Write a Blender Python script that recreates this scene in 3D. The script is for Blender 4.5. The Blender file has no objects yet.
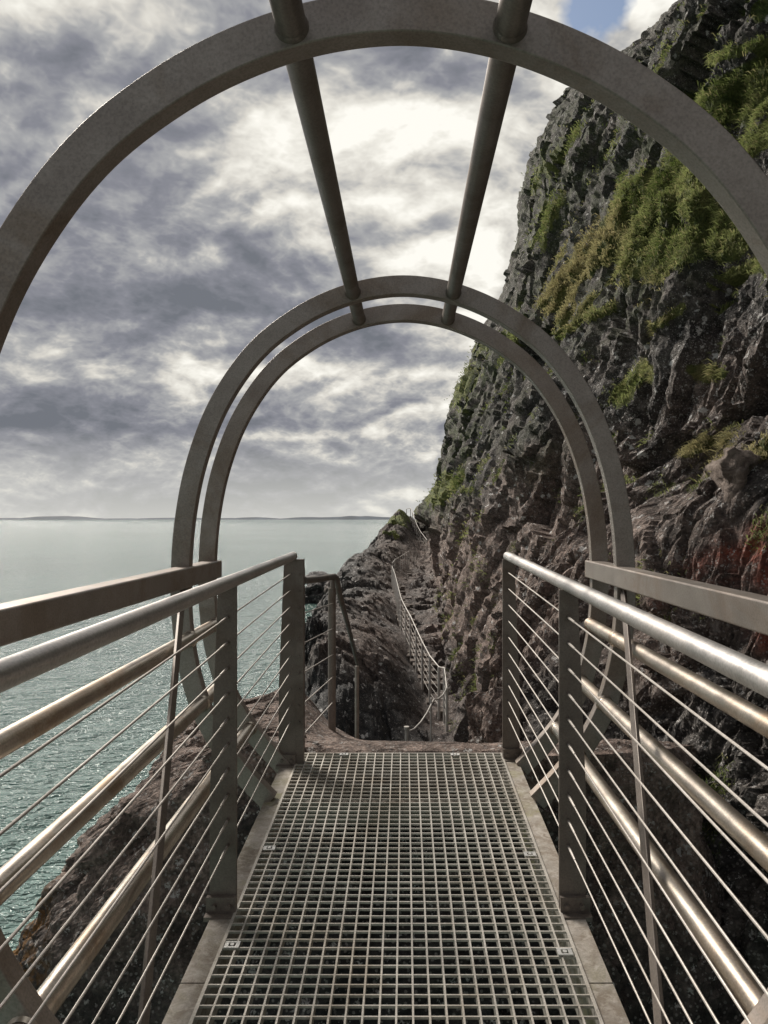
import bpy, bmesh, math, random
import numpy as np
from mathutils import Vector

random.seed(7)
rng = np.random.default_rng(11)
SEA = 8.5                      # eye level stands this far above the sea (world z = 0)
EYE = SEA
C = bpy.context.scene.collection
R = math.radians

# ------------------------------------------------------------------ noise
def _hash(ix, iy, iz, s):
    h = (ix * 374761393 + iy * 668265263 + iz * 2147483647 + s * 144665) & 0xffffffff
    h = ((h ^ (h >> 13)) * 1274126177) & 0xffffffff
    h = ((h ^ (h >> 16)) * 2246822519) & 0xffffffff
    return (h ^ (h >> 13)) & 0xffffffff

def perlin(P, s=0):
    P = np.asarray(P, dtype=np.float64)
    i = np.floor(P).astype(np.int64); f = P - i
    u = f * f * f * (f * (f * 6 - 15) + 10)
    out = 0
    for dx in (0, 1):
        for dy in (0, 1):
            for dz in (0, 1):
                h = _hash(i[:, 0] + dx, i[:, 1] + dy, i[:, 2] + dz, s)
                a = (h & 1023) / 1023.0 * 2 * np.pi; c = ((h >> 10) & 1023) / 1023.0 * 2 - 1
                r = np.sqrt(1 - c * c)
                g = r * np.cos(a) * (f[:, 0] - dx) + r * np.sin(a) * (f[:, 1] - dy) + c * (f[:, 2] - dz)
                w = (u[:, 0] if dx else 1 - u[:, 0]) * (u[:, 1] if dy else 1 - u[:, 1]) * (u[:, 2] if dz else 1 - u[:, 2])
                out = out + w * g
    return out * 1.5

def fbm(P, octs=4, s=0, gain=.5):
    o = 0; a = 1; t = 0
    for k in range(octs):
        o = o + a * perlin(P * (2.03 ** k) + 17.3 * k, s + k); t += a; a *= gain
    return o / t

def ridged(P, octs=4, s=0, gain=.5):
    o = 0; a = 1; t = 0
    for k in range(octs):
        n = 1 - np.abs(perlin(P * (2.1 ** k) + 9.1 * k, s + k)) * 2
        o = o + a * n; t += a; a *= gain
    return o / t

def facets(P, s=0, tilt=.5):
    """blocky rock: every cell is a tilted plane of its own height"""
    i = np.floor(P).astype(np.int64)
    best = np.full(len(P), 1e9); val = np.zeros(len(P)); b2 = np.full(len(P), 1e9)
    for dx in (-1, 0, 1):
        for dy in (-1, 0, 1):
            for dz in (-1, 0, 1):
                c = i + np.array([dx, dy, dz])
                h = _hash(c[:, 0], c[:, 1], c[:, 2], s); h2 = _hash(c[:, 0], c[:, 1], c[:, 2], s + 77)
                o = np.stack([(h & 255) / 255., ((h >> 8) & 255) / 255., ((h >> 16) & 255) / 255.], 1)
                d = P - (c + o)
                dd = (d * d).sum(1)
                v = ((h2 & 255) / 255. - .5) + tilt * (d[:, 0] * (((h2 >> 8) & 255) / 127.5 - 1) + d[:, 1] * (((h2 >> 16) & 255) / 127.5 - 1) + d[:, 2] * (((h >> 24) & 255) / 127.5 - 1))
                m = dd < best
                b2 = np.where(m, best, np.minimum(b2, dd))
                val = np.where(m, v, val); best = np.where(m, dd, best)
    edge = np.clip((np.sqrt(b2) - np.sqrt(best)) * 4, 0, 1)
    return val - (1 - edge) * .35

def smooth(x, a, b):
    t = np.clip((x - a) / (b - a), 0, 1); return t * t * (3 - 2 * t)

# ------------------------------------------------------------------ objects
def link(name, me, mat=None, parent=None):
    o = bpy.data.objects.new(name, me); C.objects.link(o)
    if mat is not None: me.materials.append(mat)
    if parent is not None: o.parent = parent
    return o

def mesh(name, V, F, mat=None, parent=None, smooth_angle=None):
    """V in eye-relative coordinates; children are stored relative to their Empty"""
    V = np.asarray(V, dtype=np.float64).copy()
    V[:, 2] += EYE
    if parent is not None:
        p = parent; off = np.zeros(3)
        while p is not None: off += np.array(p.location); p = p.parent
        V -= off
    me = bpy.data.meshes.new(name)
    me.from_pydata([tuple(v) for v in V], [], [tuple(f) for f in F]); me.validate(); me.update()
    if smooth_angle is not None:
        for p in me.polygons: p.use_smooth = True
        if smooth_angle < 180: me.set_sharp_from_angle(angle=R(smooth_angle))
    return link(name, me, mat, parent)

def gridmesh(name, V, nu, nv, mat, parent=None, attrs=None, smooth_shade=True, flip=False):
    V = np.asarray(V, dtype=np.float32).copy(); V[:, 2] += EYE
    if parent is not None: V -= np.array(parent.location, dtype=np.float32)
    a = (np.arange(nu - 1)[:, None] * nv + np.arange(nv - 1)[None, :]).ravel()
    F = np.stack([a, a + nv, a + nv + 1, a + 1], 1)
    if flip: F = F[:, ::-1]
    me = bpy.data.meshes.new(name)
    me.vertices.add(len(V)); me.vertices.foreach_set('co', V.ravel())
    me.loops.add(F.size); me.loops.foreach_set('vertex_index', F.ravel().astype(np.int32))
    me.polygons.add(len(F)); me.polygons.foreach_set('loop_start', (np.arange(len(F)) * 4).astype(np.int32))
    me.update(calc_edges=True)
    me.polygons.foreach_set('use_smooth', np.full(len(F), smooth_shade))
    for k, A in (attrs or {}).items():
        at = me.color_attributes.new(k, 'FLOAT_COLOR', 'POINT')
        at.data.foreach_set('color', np.concatenate([A, np.ones((len(A), 1))], 1).astype(np.float32).ravel())
    return link(name, me, mat, parent)

def empty(name, loc, label=None, cat=None, group=None):
    o = bpy.data.objects.new(name, None); C.objects.link(o)
    o.location = (loc[0], loc[1], loc[2] + EYE); o.empty_display_size = .2
    tag(o, label, cat, group); return o

def tag(o, label=None, cat=None, group=None, kind=None):
    if label: o['label'] = label
    if cat: o['category'] = cat
    if group: o['group'] = group
    if kind: o['kind'] = kind
    return o

class MB:
    def __init__(s): s.V = []; s.F = []
    def add(s, V, F):
        n = len(s.V); s.V += [tuple(v) for v in V]; s.F += [tuple(i + n for i in f) for f in F]
    def box(s, x0, x1, y0, y1, z0, z1):
        V = [(x, y, z) for x in (x0, x1) for y in (y0, y1) for z in (z0, z1)]
        s.add(V, [(0, 1, 3, 2), (4, 6, 7, 5), (0, 4, 5, 1), (2, 3, 7, 6), (0, 2, 6, 4), (1, 5, 7, 3)])
    def tube(s, pts, r, n=20, cap=True):
        pts = [Vector(p) for p in pts]; rs = r if isinstance(r, (list, tuple)) else [r] * len(pts)
        rings = []; up = None
        for i, p in enumerate(pts):
            d = (pts[min(i + 1, len(pts) - 1)] - pts[max(i - 1, 0)]).normalized()
            if up is None: up = Vector((0, 0, 1)) if abs(d.z) < .9 else Vector((1, 0, 0))
            a = d.cross(up).normalized(); b = a.cross(d).normalized(); up = b
            rings.append([p + (a * math.cos(t) + b * math.sin(t)) * rs[i] for t in [2 * math.pi * k / n for k in range(n)]])
        V = [v for q in rings for v in q]; F = []
        for i in range(len(pts) - 1):
            for k in range(n):
                F.append((i * n + k, i * n + (k + 1) % n, (i + 1) * n + (k + 1) % n, (i + 1) * n + k))
        if cap:
            F.append(tuple(range(n - 1, -1, -1))); F.append(tuple((len(pts) - 1) * n + k for k in range(n)))
        s.add(V, F)
    def sweep(s, pts, w, h, side):
        """rectangular bar; side = direction of w"""
        pts = [Vector(p) for p in pts]; V = []; F = []; side = Vector(side).normalized()
        for i, p in enumerate(pts):
            d = (pts[min(i + 1, len(pts) - 1)] - pts[max(i - 1, 0)]).normalized()
            a = (side - d * side.dot(d)).normalized(); b = d.cross(a).normalized()
            V += [p + a * w / 2 * sx + b * h / 2 * sy for sx, sy in ((-1, -1), (1, -1), (1, 1), (-1, 1))]
        for i in range(len(pts) - 1):
            for k in range(4):
                F.append((i * 4 + k, i * 4 + (k + 1) % 4, i * 4 + 4 + (k + 1) % 4, i * 4 + 4 + k))
        n = len(pts) * 4
        F += [(3, 2, 1, 0), (n - 4, n - 3, n - 2, n - 1)]
        s.add(V, F)
    def prism(s, poly, y0, y1):
        """poly in x,z extruded along y"""
        n = len(poly)
        V = [(x, y0, z) for x, z in poly] + [(x, y1, z) for x, z in poly]
        F = [tuple(range(n - 1, -1, -1)), tuple(range(n, 2 * n))] + [(k, (k + 1) % n, n + (k + 1) % n, n + k) for k in range(n)]
        s.add(V, F)
    def build(s, name, mat, parent=None, ang=35, bevel=0):
        o = mesh(name, s.V, s.F, mat, parent, ang)
        if bevel:
            m = o.modifiers.new('edge', 'BEVEL'); m.width = bevel; m.segments = 2; m.limit_method = 'ANGLE'; m.angle_limit = R(50)
        return o

# ------------------------------------------------------------------ materials
def newmat(name):
    m = bpy.data.materials.new(name); m.use_nodes = True
    nt = m.node_tree; b = nt.nodes['Principled BSDF']; return m, nt, b

class N:
    """small node-writing helper"""
    def __init__(s, nt): s.nt = nt
    def n(s, t, ins=None, **kw):
        x = s.nt.nodes.new(t)
        for k, v in kw.items(): setattr(x, k, v)
        for k, v in (ins or {}).items():
            if isinstance(v, bpy.types.NodeSocket): s.nt.links.new(v, x.inputs[k])
            else: x.inputs[k].default_value = v
        return x
    def math(s, op, a, b=0.0, clamp=False):
        return s.n('ShaderNodeMath', {0: a, 1: b}, operation=op, use_clamp=clamp).outputs[0]
    def ramp(s, f, stops, interp='LINEAR'):
        x = s.n('ShaderNodeValToRGB', {'Fac': f}); cr = x.color_ramp; cr.interpolation = interp
        while len(cr.elements) < len(stops): cr.elements.new(.5)
        for e, (p, c) in zip(cr.elements, stops):
            e.position = p; e.color = (c, c, c, 1) if isinstance(c, (int, float)) else (*c, 1)
        return x.outputs[0]
    def mix(s, f, a, b, blend='MIX'):
        x = s.n('ShaderNodeMix', data_type='RGBA', blend_type=blend)
        for k, v in ((0, f), (6, a), (7, b)):
            if isinstance(v, bpy.types.NodeSocket): s.nt.links.new(v, x.inputs[k])
            else: x.inputs[k].default_value = v if not isinstance(v, tuple) or len(v) == 4 else (*v, 1)
        return x.outputs[2]
    def noise(s, vec, scale, detail=5, rough=.55, dist=0.0):
        return s.n('ShaderNodeTexNoise', {'Vector': vec, 'Scale': scale, 'Detail': detail, 'Roughness': rough, 'Distortion': dist})
    def vor(s, vec, scale, feature='F1', rnd=1.0):
        return s.n('ShaderNodeTexVoronoi', {'Vector': vec, 'Scale': scale, 'Randomness': rnd}, feature=feature)
    def bump(s, h, strength, dist, normal=None):
        d = {'Height': h, 'Strength': strength, 'Distance': dist}
        if normal is not None: d['Normal'] = normal
        return s.n('ShaderNodeBump', d).outputs[0]
    def pos(s): return s.n('ShaderNodeNewGeometry').outputs['Position']

def metal(name, c1, c2, stain, rough, metallic, stainamt=.5):
    m, nt, b = newmat(name); q = N(nt); p = q.pos()
    n1 = q.noise(p, 9, 6, .6).outputs[0]; n2 = q.noise(p, 70, 4, .6).outputs[0]; n3 = q.noise(p, 2.3, 5, .7, 1.0).outputs[0]
    col = q.mix(q.ramp(n1, [(.35, 0), (.65, 1)]), c1, c2)
    col = q.mix(q.math('MULTIPLY', q.ramp(n3, [(.48, 0), (.66, 1)]), stainamt), col, stain)
    sp = q.ramp(q.noise(p, 190, 2, .5).outputs[0], [(.3, .82), (.5, 1), (.72, 1.14)])
    col = q.mix(1.0, col, sp, 'MULTIPLY')
    nt.links.new(col, b.inputs['Base Color'])
    b.inputs['Metallic'].default_value = metallic
    r = q.math('ADD', q.math('MULTIPLY', n1, .25), rough - .12)
    r = q.math('ADD', r, q.math('MULTIPLY', q.ramp(n3, [(.48, 0), (.66, 1)]), .15))
    nt.links.new(r, b.inputs['Roughness'])
    nt.links.new(q.bump(n2, .12, .002, q.bump(n1, .1, .004)), b.inputs['Normal'])
    return m

M = {}
M['arch'] = metal('weathered_steel', (.24, .208, .182), (.31, .275, .245), (.19, .135, .095), .42, .55, .55)
M['pipe'] = metal('pipe_steel', (.46, .405, .345), (.57, .515, .445), (.30, .20, .12), .33, .95, .7)
M['rail'] = metal('handrail_steel', (.44, .42, .40), (.52, .50, .48), (.34, .29, .25), .40, .85, .3)
M['post'] = metal('post_steel', (.155, .132, .115), (.21, .182, .16), (.12, .085, .06), .46, .4)
M['cable'] = metal('wire_rope', (.40, .375, .345), (.48, .45, .42), (.28, .24, .20), .52, .75, .3)
M['grate'] = metal('galvanised_grating', (.40, .375, .335), (.54, .51, .46), (.27, .225, .17), .5, .45, .6)
M['beam'] = metal('beam_steel', (.24, .215, .185), (.33, .30, .265), (.20, .185, .09), .68, .25, .6)
def grime(m):
    nt = m.node_tree; q = N(nt); bs = nt.nodes['Principled BSDF']; src = bs.inputs['Base Color'].links[0].from_socket; p = q.pos()
    a = q.ramp(q.noise(p, 6, 7, .72, 1.2).outputs[0], [(.46, 0), (.60, 1)]); c = q.ramp(q.noise(p, 28, 7, .75, .8).outputs[0], [(.48, 0), (.62, 1)])
    col = q.mix(q.math('MULTIPLY', a, .8), src, (.17, .135, .10)); col = q.mix(q.math('MULTIPLY', c, .55), col, (.46, .43, .385))
    e = q.ramp(q.noise(p, 3.1, 6, .7, .5).outputs[0], [(.56, 0), (.66, 1)]); col = q.mix(q.math('MULTIPLY', e, .6), col, (.22, .215, .08))
    nt.links.new(col, bs.inputs['Base Color'])
grime(M['beam'])
M['clip'] = metal('clip_steel', (.6, .6, .58), (.7, .7, .68), (.4, .36, .3), .4, .6, .3)
M['dark_rail'] = metal('dark_rail', (.10, .092, .085), (.15, .135, .12), (.08, .06, .045), .55, .4)
M['far_rail'] = metal('far_rail_steel', (.36, .345, .32), (.45, .43, .405), (.27, .22, .18), .6, .3, .3)

def rockmat(name, tone=1.0, warm=0.0, crust=1.0):
    """attributes: veg = (grass, white lichen, brown) ; extra = (iron red, moss, wetness and painted shade)"""
    m, nt, b = newmat(name); q = N(nt); p = q.pos()
    A = q.n('ShaderNodeVertexColor', layer_name='veg').outputs[0]; B = q.n('ShaderNodeVertexColor', layer_name='extra').outputs[0]
    sa = q.n('ShaderNodeSeparateColor', {0: A}); sb = q.n('ShaderNodeSeparateColor', {0: B})
    n0 = q.noise(p, .55, 6, .6, .4).outputs[0]; n1 = q.noise(p, 2.6, 8, .65, .3).outputs[0]; n2 = q.noise(p, 13, 8, .7).outputs[0]; n3 = q.noise(p, 45, 5, .65).outputs[0]
    dark = q.mix(q.ramp(n1, [(.35, 0), (.68, 1)]), (.038 * tone, .037 * tone, .037 * tone), (.135 * tone, .124 * tone, .110 * tone))
    brown = q.mix(q.ramp(n1, [(.32, 0), (.68, 1)]), (.13 * tone, .092 * tone, .074 * tone), (.36 * tone, .275 * tone, .235 * tone))
    bf = q.math('ADD', q.math('ADD', sa.outputs[2], q.math('MULTIPLY', q.math('SUBTRACT', n0, .5), 1.1)), warm, True)
    col = q.mix(bf, dark, brown)
    col = q.mix(q.math('MULTIPLY', q.ramp(q.noise(p, 1.1, 5, .6, .6).outputs[0], [(.36, 0), (.52, 1)]), sb.outputs[0]), col, (.25, .075, .048))
    # fine mineral grain
    col = q.mix(1.0, col, q.ramp(n2, [(.30, .30), (.5, .95), (.70, 1.9)]), 'MULTIPLY')
    col = q.mix(1.0, col, q.ramp(n3, [(.3, .45), (.5, 1), (.7, 1.7)]), 'MULTIPLY')
    # weed-darkened wetness, and shade painted on rock under the bridge
    wet_shade = sb.outputs[2]
    col = q.mix(q.math('MULTIPLY', wet_shade, .74), col, (.016, .019, .023))
    # pale crystals and crusts of lichen
    v = q.vor(q.n('ShaderNodeVectorMath', {0: p, 1: q.n('ShaderNodeVectorMath', {0: q.noise(p, 38, 3, .7).outputs[1], 'Scale': .13}, operation='SCALE').outputs[0]}, operation='ADD').outputs[0], 15)
    rnd = q.n('ShaderNodeSeparateColor', {0: v.outputs['Color']}).outputs[0]
    spot = q.math('MULTIPLY', q.math('LESS_THAN', v.outputs['Distance'], .24), q.math('GREATER_THAN', q.math('ADD', rnd, q.math('MULTIPLY', sa.outputs[1], .62)), .88))
    v2 = q.vor(p, 42); r2 = q.n('ShaderNodeSeparateColor', {0: v2.outputs['Color']}).outputs[1]
    spot2 = q.math('MULTIPLY', q.math('LESS_THAN', v2.outputs['Distance'], .33), q.math('GREATER_THAN', q.math('ADD', r2, q.math('MULTIPLY', sa.outputs[1], .55)), .84))
    col = q.mix(q.math('MULTIPLY', spot, .9), col, (.70, .68, .65))
    col = q.mix(q.math('MULTIPLY', spot2, .6), col, (.50, .46, .43))
    v3 = q.vor(q.n('ShaderNodeVectorMath', {0: p, 1: q.n('ShaderNodeVectorMath', {0: q.noise(p, 22, 4, .7).outputs[1], 'Scale': .16}, operation='SCALE').outputs[0]}, operation='ADD').outputs[0], 6.5)
    r3 = q.n('ShaderNodeSeparateColor', {0: v3.outputs['Color']}).outputs[2]
    spot3 = q.math('MULTIPLY', q.math('LESS_THAN', v3.outputs['Distance'], .29), q.math('GREATER_THAN', q.math('ADD', r3, q.math('MULTIPLY', sa.outputs[1], .45)), .98))
    far_ = q.ramp(q.math('DIVIDE', q.n('ShaderNodeSeparateXYZ', {0: p}).outputs[1], 20.0), [(.24, 0), (.36, 1)])
    col = q.mix(q.math('MULTIPLY', q.math('MULTIPLY', spot3, far_), .95 * crust), col, (.78, .76, .73))
    # moss
    mo = q.math('MULTIPLY', sb.outputs[1], q.ramp(q.noise(p, 1.7, 7, .7, .5).outputs[0], [(.42, 0), (.58, 1)]))
    mosscol = q.mix(q.ramp(n2, [(.35, 0), (.65, 1)]), (.022, .036, .010), (.085, .11, .028))
    col = q.mix(q.math('MULTIPLY', mo, .85), col, mosscol)
    # turf under the grass blades
    turf = q.mix(q.ramp(n1, [(.35, 0), (.65, 1)]), (.06, .09, .02), (.22, .225, .07))
    gf = q.ramp(q.math('ADD', sa.outputs[0], q.math('MULTIPLY', q.math('SUBTRACT', n2, .5), .7)), [(.38, 0), (.55, 1)])
    col = q.mix(gf, col, q.mix(1.0, turf, q.ramp(n3, [(.3, .5), (.7, 1.5)]), 'MULTIPLY'))
    nt.links.new(col, b.inputs['Base Color'])
    rr = q.math('SUBTRACT', .86, q.math('MULTIPLY', wet_shade, .3)); nt.links.new(rr, b.inputs['Roughness'])
    b.inputs['Specular IOR Level'].default_value = .4
    vf = q.vor(p, 5, 'DISTANCE_TO_EDGE').outputs[0]
    crack = q.ramp(vf, [(0, 0), (.06, 1)])
    st = q.n('ShaderNodeMapping', {'Vector': p, 'Rotation': (R(28), R(-34), 0), 'Scale': (.7, .7, 4.2)}).outputs[0]
    sn = q.noise(st, 1.6, 7, .65, .5).outputs[0]
    h = q.math('ADD', q.math('ADD', q.math('MULTIPLY', n1, .9), q.math('MULTIPLY', crack, .06)), q.math('MULTIPLY', sn, .8))
    nn = q.bump(h, .9, .30); nn = q.bump(n2, 1.0, .10, nn); nn = q.bump(n3, .9, .03, nn)
    nt.links.new(nn, b.inputs['Normal'])
    return m
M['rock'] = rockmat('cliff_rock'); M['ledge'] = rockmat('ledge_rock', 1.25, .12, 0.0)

def grassmat():
    m, nt, b = newmat('grass_blades'); q = N(nt)
    A = q.n('ShaderNodeVertexColor', layer_name='tint').outputs[0]
    nt.links.new(A, b.inputs['Base Color']); b.inputs['Roughness'].default_value = .7
    b.inputs['Specular IOR Level'].default_value = .25
    t = q.n('ShaderNodeBsdfTranslucent', {'Color': A}); mx = q.n('ShaderNodeMixShader', {0: .45, 1: b.outputs[0], 2: t.outputs[0]})
    nt.links.new(mx.outputs[0], nt.nodes['Material Output'].inputs['Surface'])
    return m
M['grass'] = grassmat()

def seamat():
    m, nt, b = newmat('sea_water'); q = N(nt); p = q.pos()
    mp = q.n('ShaderNodeMapping', {'Vector': p, 'Rotation': (0, 0, R(24)), 'Scale': (1.0, 1.9, 1.0)}).outputs[0]
    big = q.noise(p, .012, 4, .6).outputs[0]
    col = q.mix(q.ramp(big, [(.4, 0), (.6, 1)]), (.10, .178, .158), (.13, .22, .194))
    nt.links.new(col, b.inputs['Base Color'])
    b.inputs['Roughness'].default_value = .06; b.inputs['IOR'].default_value = 1.42
    w1 = q.noise(mp, .35, 4, .6, .3).outputs[0]; w2 = q.noise(mp, 1.3, 3, .55, .6).outputs[0]; w3 = q.noise(mp, 3.6, 2, .55, .6).outputs[0]
    hs = q.math('ADD', q.math('ADD', q.math('MULTIPLY', w1, 1.1), q.math('MULTIPLY', w2, .55)), q.math('MULTIPLY', w3, .24)); nn = q.bump(hs, 1.0, 1.0)
    nt.links.new(nn, b.inputs['Normal'])
    return m
M['sea'] = seamat()

def flatmat(name, col, rough=.9):
    m, nt, b = newmat(name); q = N(nt)
    n = q.noise(q.pos(), .004, 5, .6).outputs[0]
    c = q.mix(q.ramp(n, [(.4, 0), (.6, 1)]), tuple(x * .8 for x in col), tuple(x * 1.15 for x in col))
    nt.links.new(c, b.inputs['Base Color']); b.inputs['Roughness'].default_value = rough
    return m
M['shore'] = flatmat('far_shore', (.05, .065, .085))

# ------------------------------------------------------------------ camera
F = 750.0; VX, VY = 405.0, 519.0
def P(px, py, Y): return ((px - VX) * Y / F, Y, (VY - py) * Y / F)
cam = bpy.data.cameras.new('camera'); co = bpy.data.objects.new('camera', cam); C.objects.link(co)
co.location = (0, 0, EYE); co.rotation_euler = (R(90), 0, 0)
cam.sensor_fit = 'VERTICAL'; cam.sensor_height = 36; cam.lens = 36 * F / 1024
cam.shift_x = -(VX - 384) / 1024; cam.shift_y = (VY - 512) / 1024
cam.clip_start = .05; cam.clip_end = 60000
bpy.context.scene.camera = co

# ------------------------------------------------------------------ the walkway
AX = -.022                                            # axis of the deck
deckz = lambda y: -1.2825 + .0313 * y
Y0, Y1, Y2, YB = 1.48, 3.18, 3.60, -2.4
END = 3.74

PROF = [(0, .987), (.165, .968), (.32, .917), (.46, .842), (.60, .733), (.715, .592), (.81, .42), (.882, .21), (.922, 0), (.938, -.2), (.937, -.40),
        (.912, -.60), (.858, -.79), (.775, -.95), (.675, -1.08), (.565, -1.195)]
def catmull(pts, n=6):
    out = []; Q = [pts[0]] + pts + [pts[-1]]
    Q[0] = (-pts[1][0], pts[1][1]); Q[-1] = (2 * pts[-1][0] - pts[-2][0], 2 * pts[-1][1] - pts[-2][1])
    for i in range(1, len(Q) - 2):
        for k in range(n):
            t = k / n
            out.append(tuple(.5 * (2 * Q[i][j] + (Q[i + 1][j] - Q[i - 1][j]) * t + (2 * Q[i - 1][j] - 5 * Q[i][j] + 4 * Q[i + 1][j] - Q[i + 2][j]) * t * t + (3 * Q[i][j] - Q[i - 1][j] - 3 * Q[i + 1][j] + Q[i + 2][j]) * t ** 3) for j in (0, 1)))
    out.append(pts[-1]); return out
half = catmull(PROF, 7)
prof = [(-x, z) for x, z in half[::-1]] + half[1:]
TX = -.008                                            # axis of the hoops

bridge = empty('footbridge', (AX, 1.5, deckz(1.5)), 'brown steel tube footbridge of tall rounded hoops joined by pipes, spanning the rocky gap', 'footbridge')
for y in (-1.9, -.22, Y0, Y1, Y2):
    b = MB(); b.sweep([(TX + x, y, z) for x, z in prof], .05, .079, (0, 1, 0))
    b.build('arch', M['arch'], bridge, 25, .003)
for s in (-1, 1):
    b = MB(); x0 = TX + s * .882; x1 = TX + s * .955
    b.box(min(x0, x1), max(x0, x1), YB, Y2 + .05, -.283, -.200); b.build('box_rail', M['arch'], bridge, 25, .006)
    for x, z, r in ((.898, -.505, .029), (.848, -.777, .030), (.735, -1.0, .030)):
        b = MB(); b.tube([(TX + s * x, YB, z), (TX + s * x, Y2 + .012, z)], r, 24)
        for y in (-.22, Y0, Y1, Y2):
            b.tube([(TX + s * x, y - .034, z), (TX + s * x, y - .024, z)], [r + .001, r + .007], 24, False)
        b.build('side_pipe', M['pipe'], bridge)
    b = MB(); b.tube([(TX + s * .212, YB, .955), (TX + s * .212, Y2 + .02, .955)], .030, 24)
    for y in (-.22, Y0, Y1, Y2):
        b.tube([(TX + s * .212, y - .038, .955), (TX + s * .212, y - .024, .955)], [.0305, .0345], 24, False)
    b.build('roof_bar', M['dark_rail' if 0 else 'post'], bridge)
    # flat diagonal struts from the box rail down to the deck beam
    b = MB(); b.sweep([(TX + s * .925, 3.15, -.300), (TX + s * .565, 1.60, -1.235)], .034, .012, (0, 1, 0))
    b.sweep([(TX + s * .925, 3.15, -.303), (TX + s * .925, 3.19, -.345)], .034, .012, (0, 1, 0))
    b.build('diagonal_strut', M['post'], bridge, 25, .002)
    b = MB(); b.sweep([(TX + s * .925, 1.45, -.300), (TX + s * .565, -.1, -1.285)], .034, .012, (0, 1, 0))
    b.build('diagonal_strut', M['post'], bridge, 25, .002)
    # channel beam that carries the grating
    xa = AX + s * .506; xb = AX + s * .572
    b = MB()
    segs = [(YB, 1.98), (1.984, END - .02)]
    for ya, yb in segs:
        for (p0, p1, t, tb) in ((xa, xb, 0, .010), (xa, xa + s * .010, .010, .16), (xa, xb, .16, .17)):
            lo, hi = min(p0, p1), max(p0, p1)
            V = [(x, y, deckz(y) - (tb if k == 0 else t) - .006) for x in (lo, hi) for y in (ya, yb) for k in (0, 1)]
            b.add(V, [(0, 1, 3, 2), (4, 6, 7, 5), (0, 4, 5, 1), (2, 3, 7, 6), (0, 2, 6, 4), (1, 5, 7, 3)])
    b.build('edge_beam', M['beam'], bridge, 25, .0015)
# cross members below the grating
for y in (-1.5, 0.1, 1.62, 3.30):
    b = MB(); b.box(AX - .495, AX + .495, y - .03, y + .03, deckz(y) - .15, deckz(y) - .06); b.build('cross_member', M['post'], bridge)

# grating
grat = empty('floor_grating', (AX, 1.5, deckz(1.5)), 'square mesh steel floor grating forming the deck between the two cable railings', 'floor grating')
b = MB(); pitch = .0417; W = .500
def slab(x0, x1, y0, y1, t0, t1):
    V = [(x, y, deckz(y) - (t1 if k == 0 else t0)) for x in (x0, x1) for y in (y0, y1) for k in (0, 1)]
    b.add(V, [(0, 1, 3, 2), (4, 6, 7, 5), (0, 4, 5, 1), (2, 3, 7, 6), (0, 2, 6, 4), (1, 5, 7, 3)])
for k in range(25):
    x = AX - W + k * pitch; t = .0025 if 0 < k < 24 else .0045
    slab(x - t, x + t, YB, END, 0, .030)
k = 0; y = END - .003
while y > YB:
    slab(AX - W - .003, AX + W + .003, y - (.0022 if k else .004), y + (.0021 if k else .003), .0004, .007 if k else .03)
    y -= .0402; k += 1
b.build('mesh_panel', M['grate'], grat, 25)
for px, py in ((228, 946), (567, 953), (264, 849), (530, 855), (344, 753), (455, 755)):
    Y = 2.5
    for _ in range(8): Y = -deckz(Y) * F / (py - VY)
    Y = min(Y, END - .03); X = (px - VX) * Y / F
    X = max(min(X, AX + W - .03), AX - W + .03); b = MB(); z = deckz(Y) + .0015
    b.box(X - .021, X - .010, Y - .012, Y + .012, z, z + .003); b.box(X + .010, X + .021, Y - .012, Y + .012, z, z + .003)
    b.box(X - .021, X + .021, Y - .016, Y - .010, z + .0005, z + .0035); b.box(X - .021, X + .021, Y + .010, Y + .016, z + .0005, z + .0035)
    b.tube([(X, Y, z - .004), (X, Y, z + .0045)], .006, 12)
    b.build('clip', M['clip'], grat)

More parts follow.
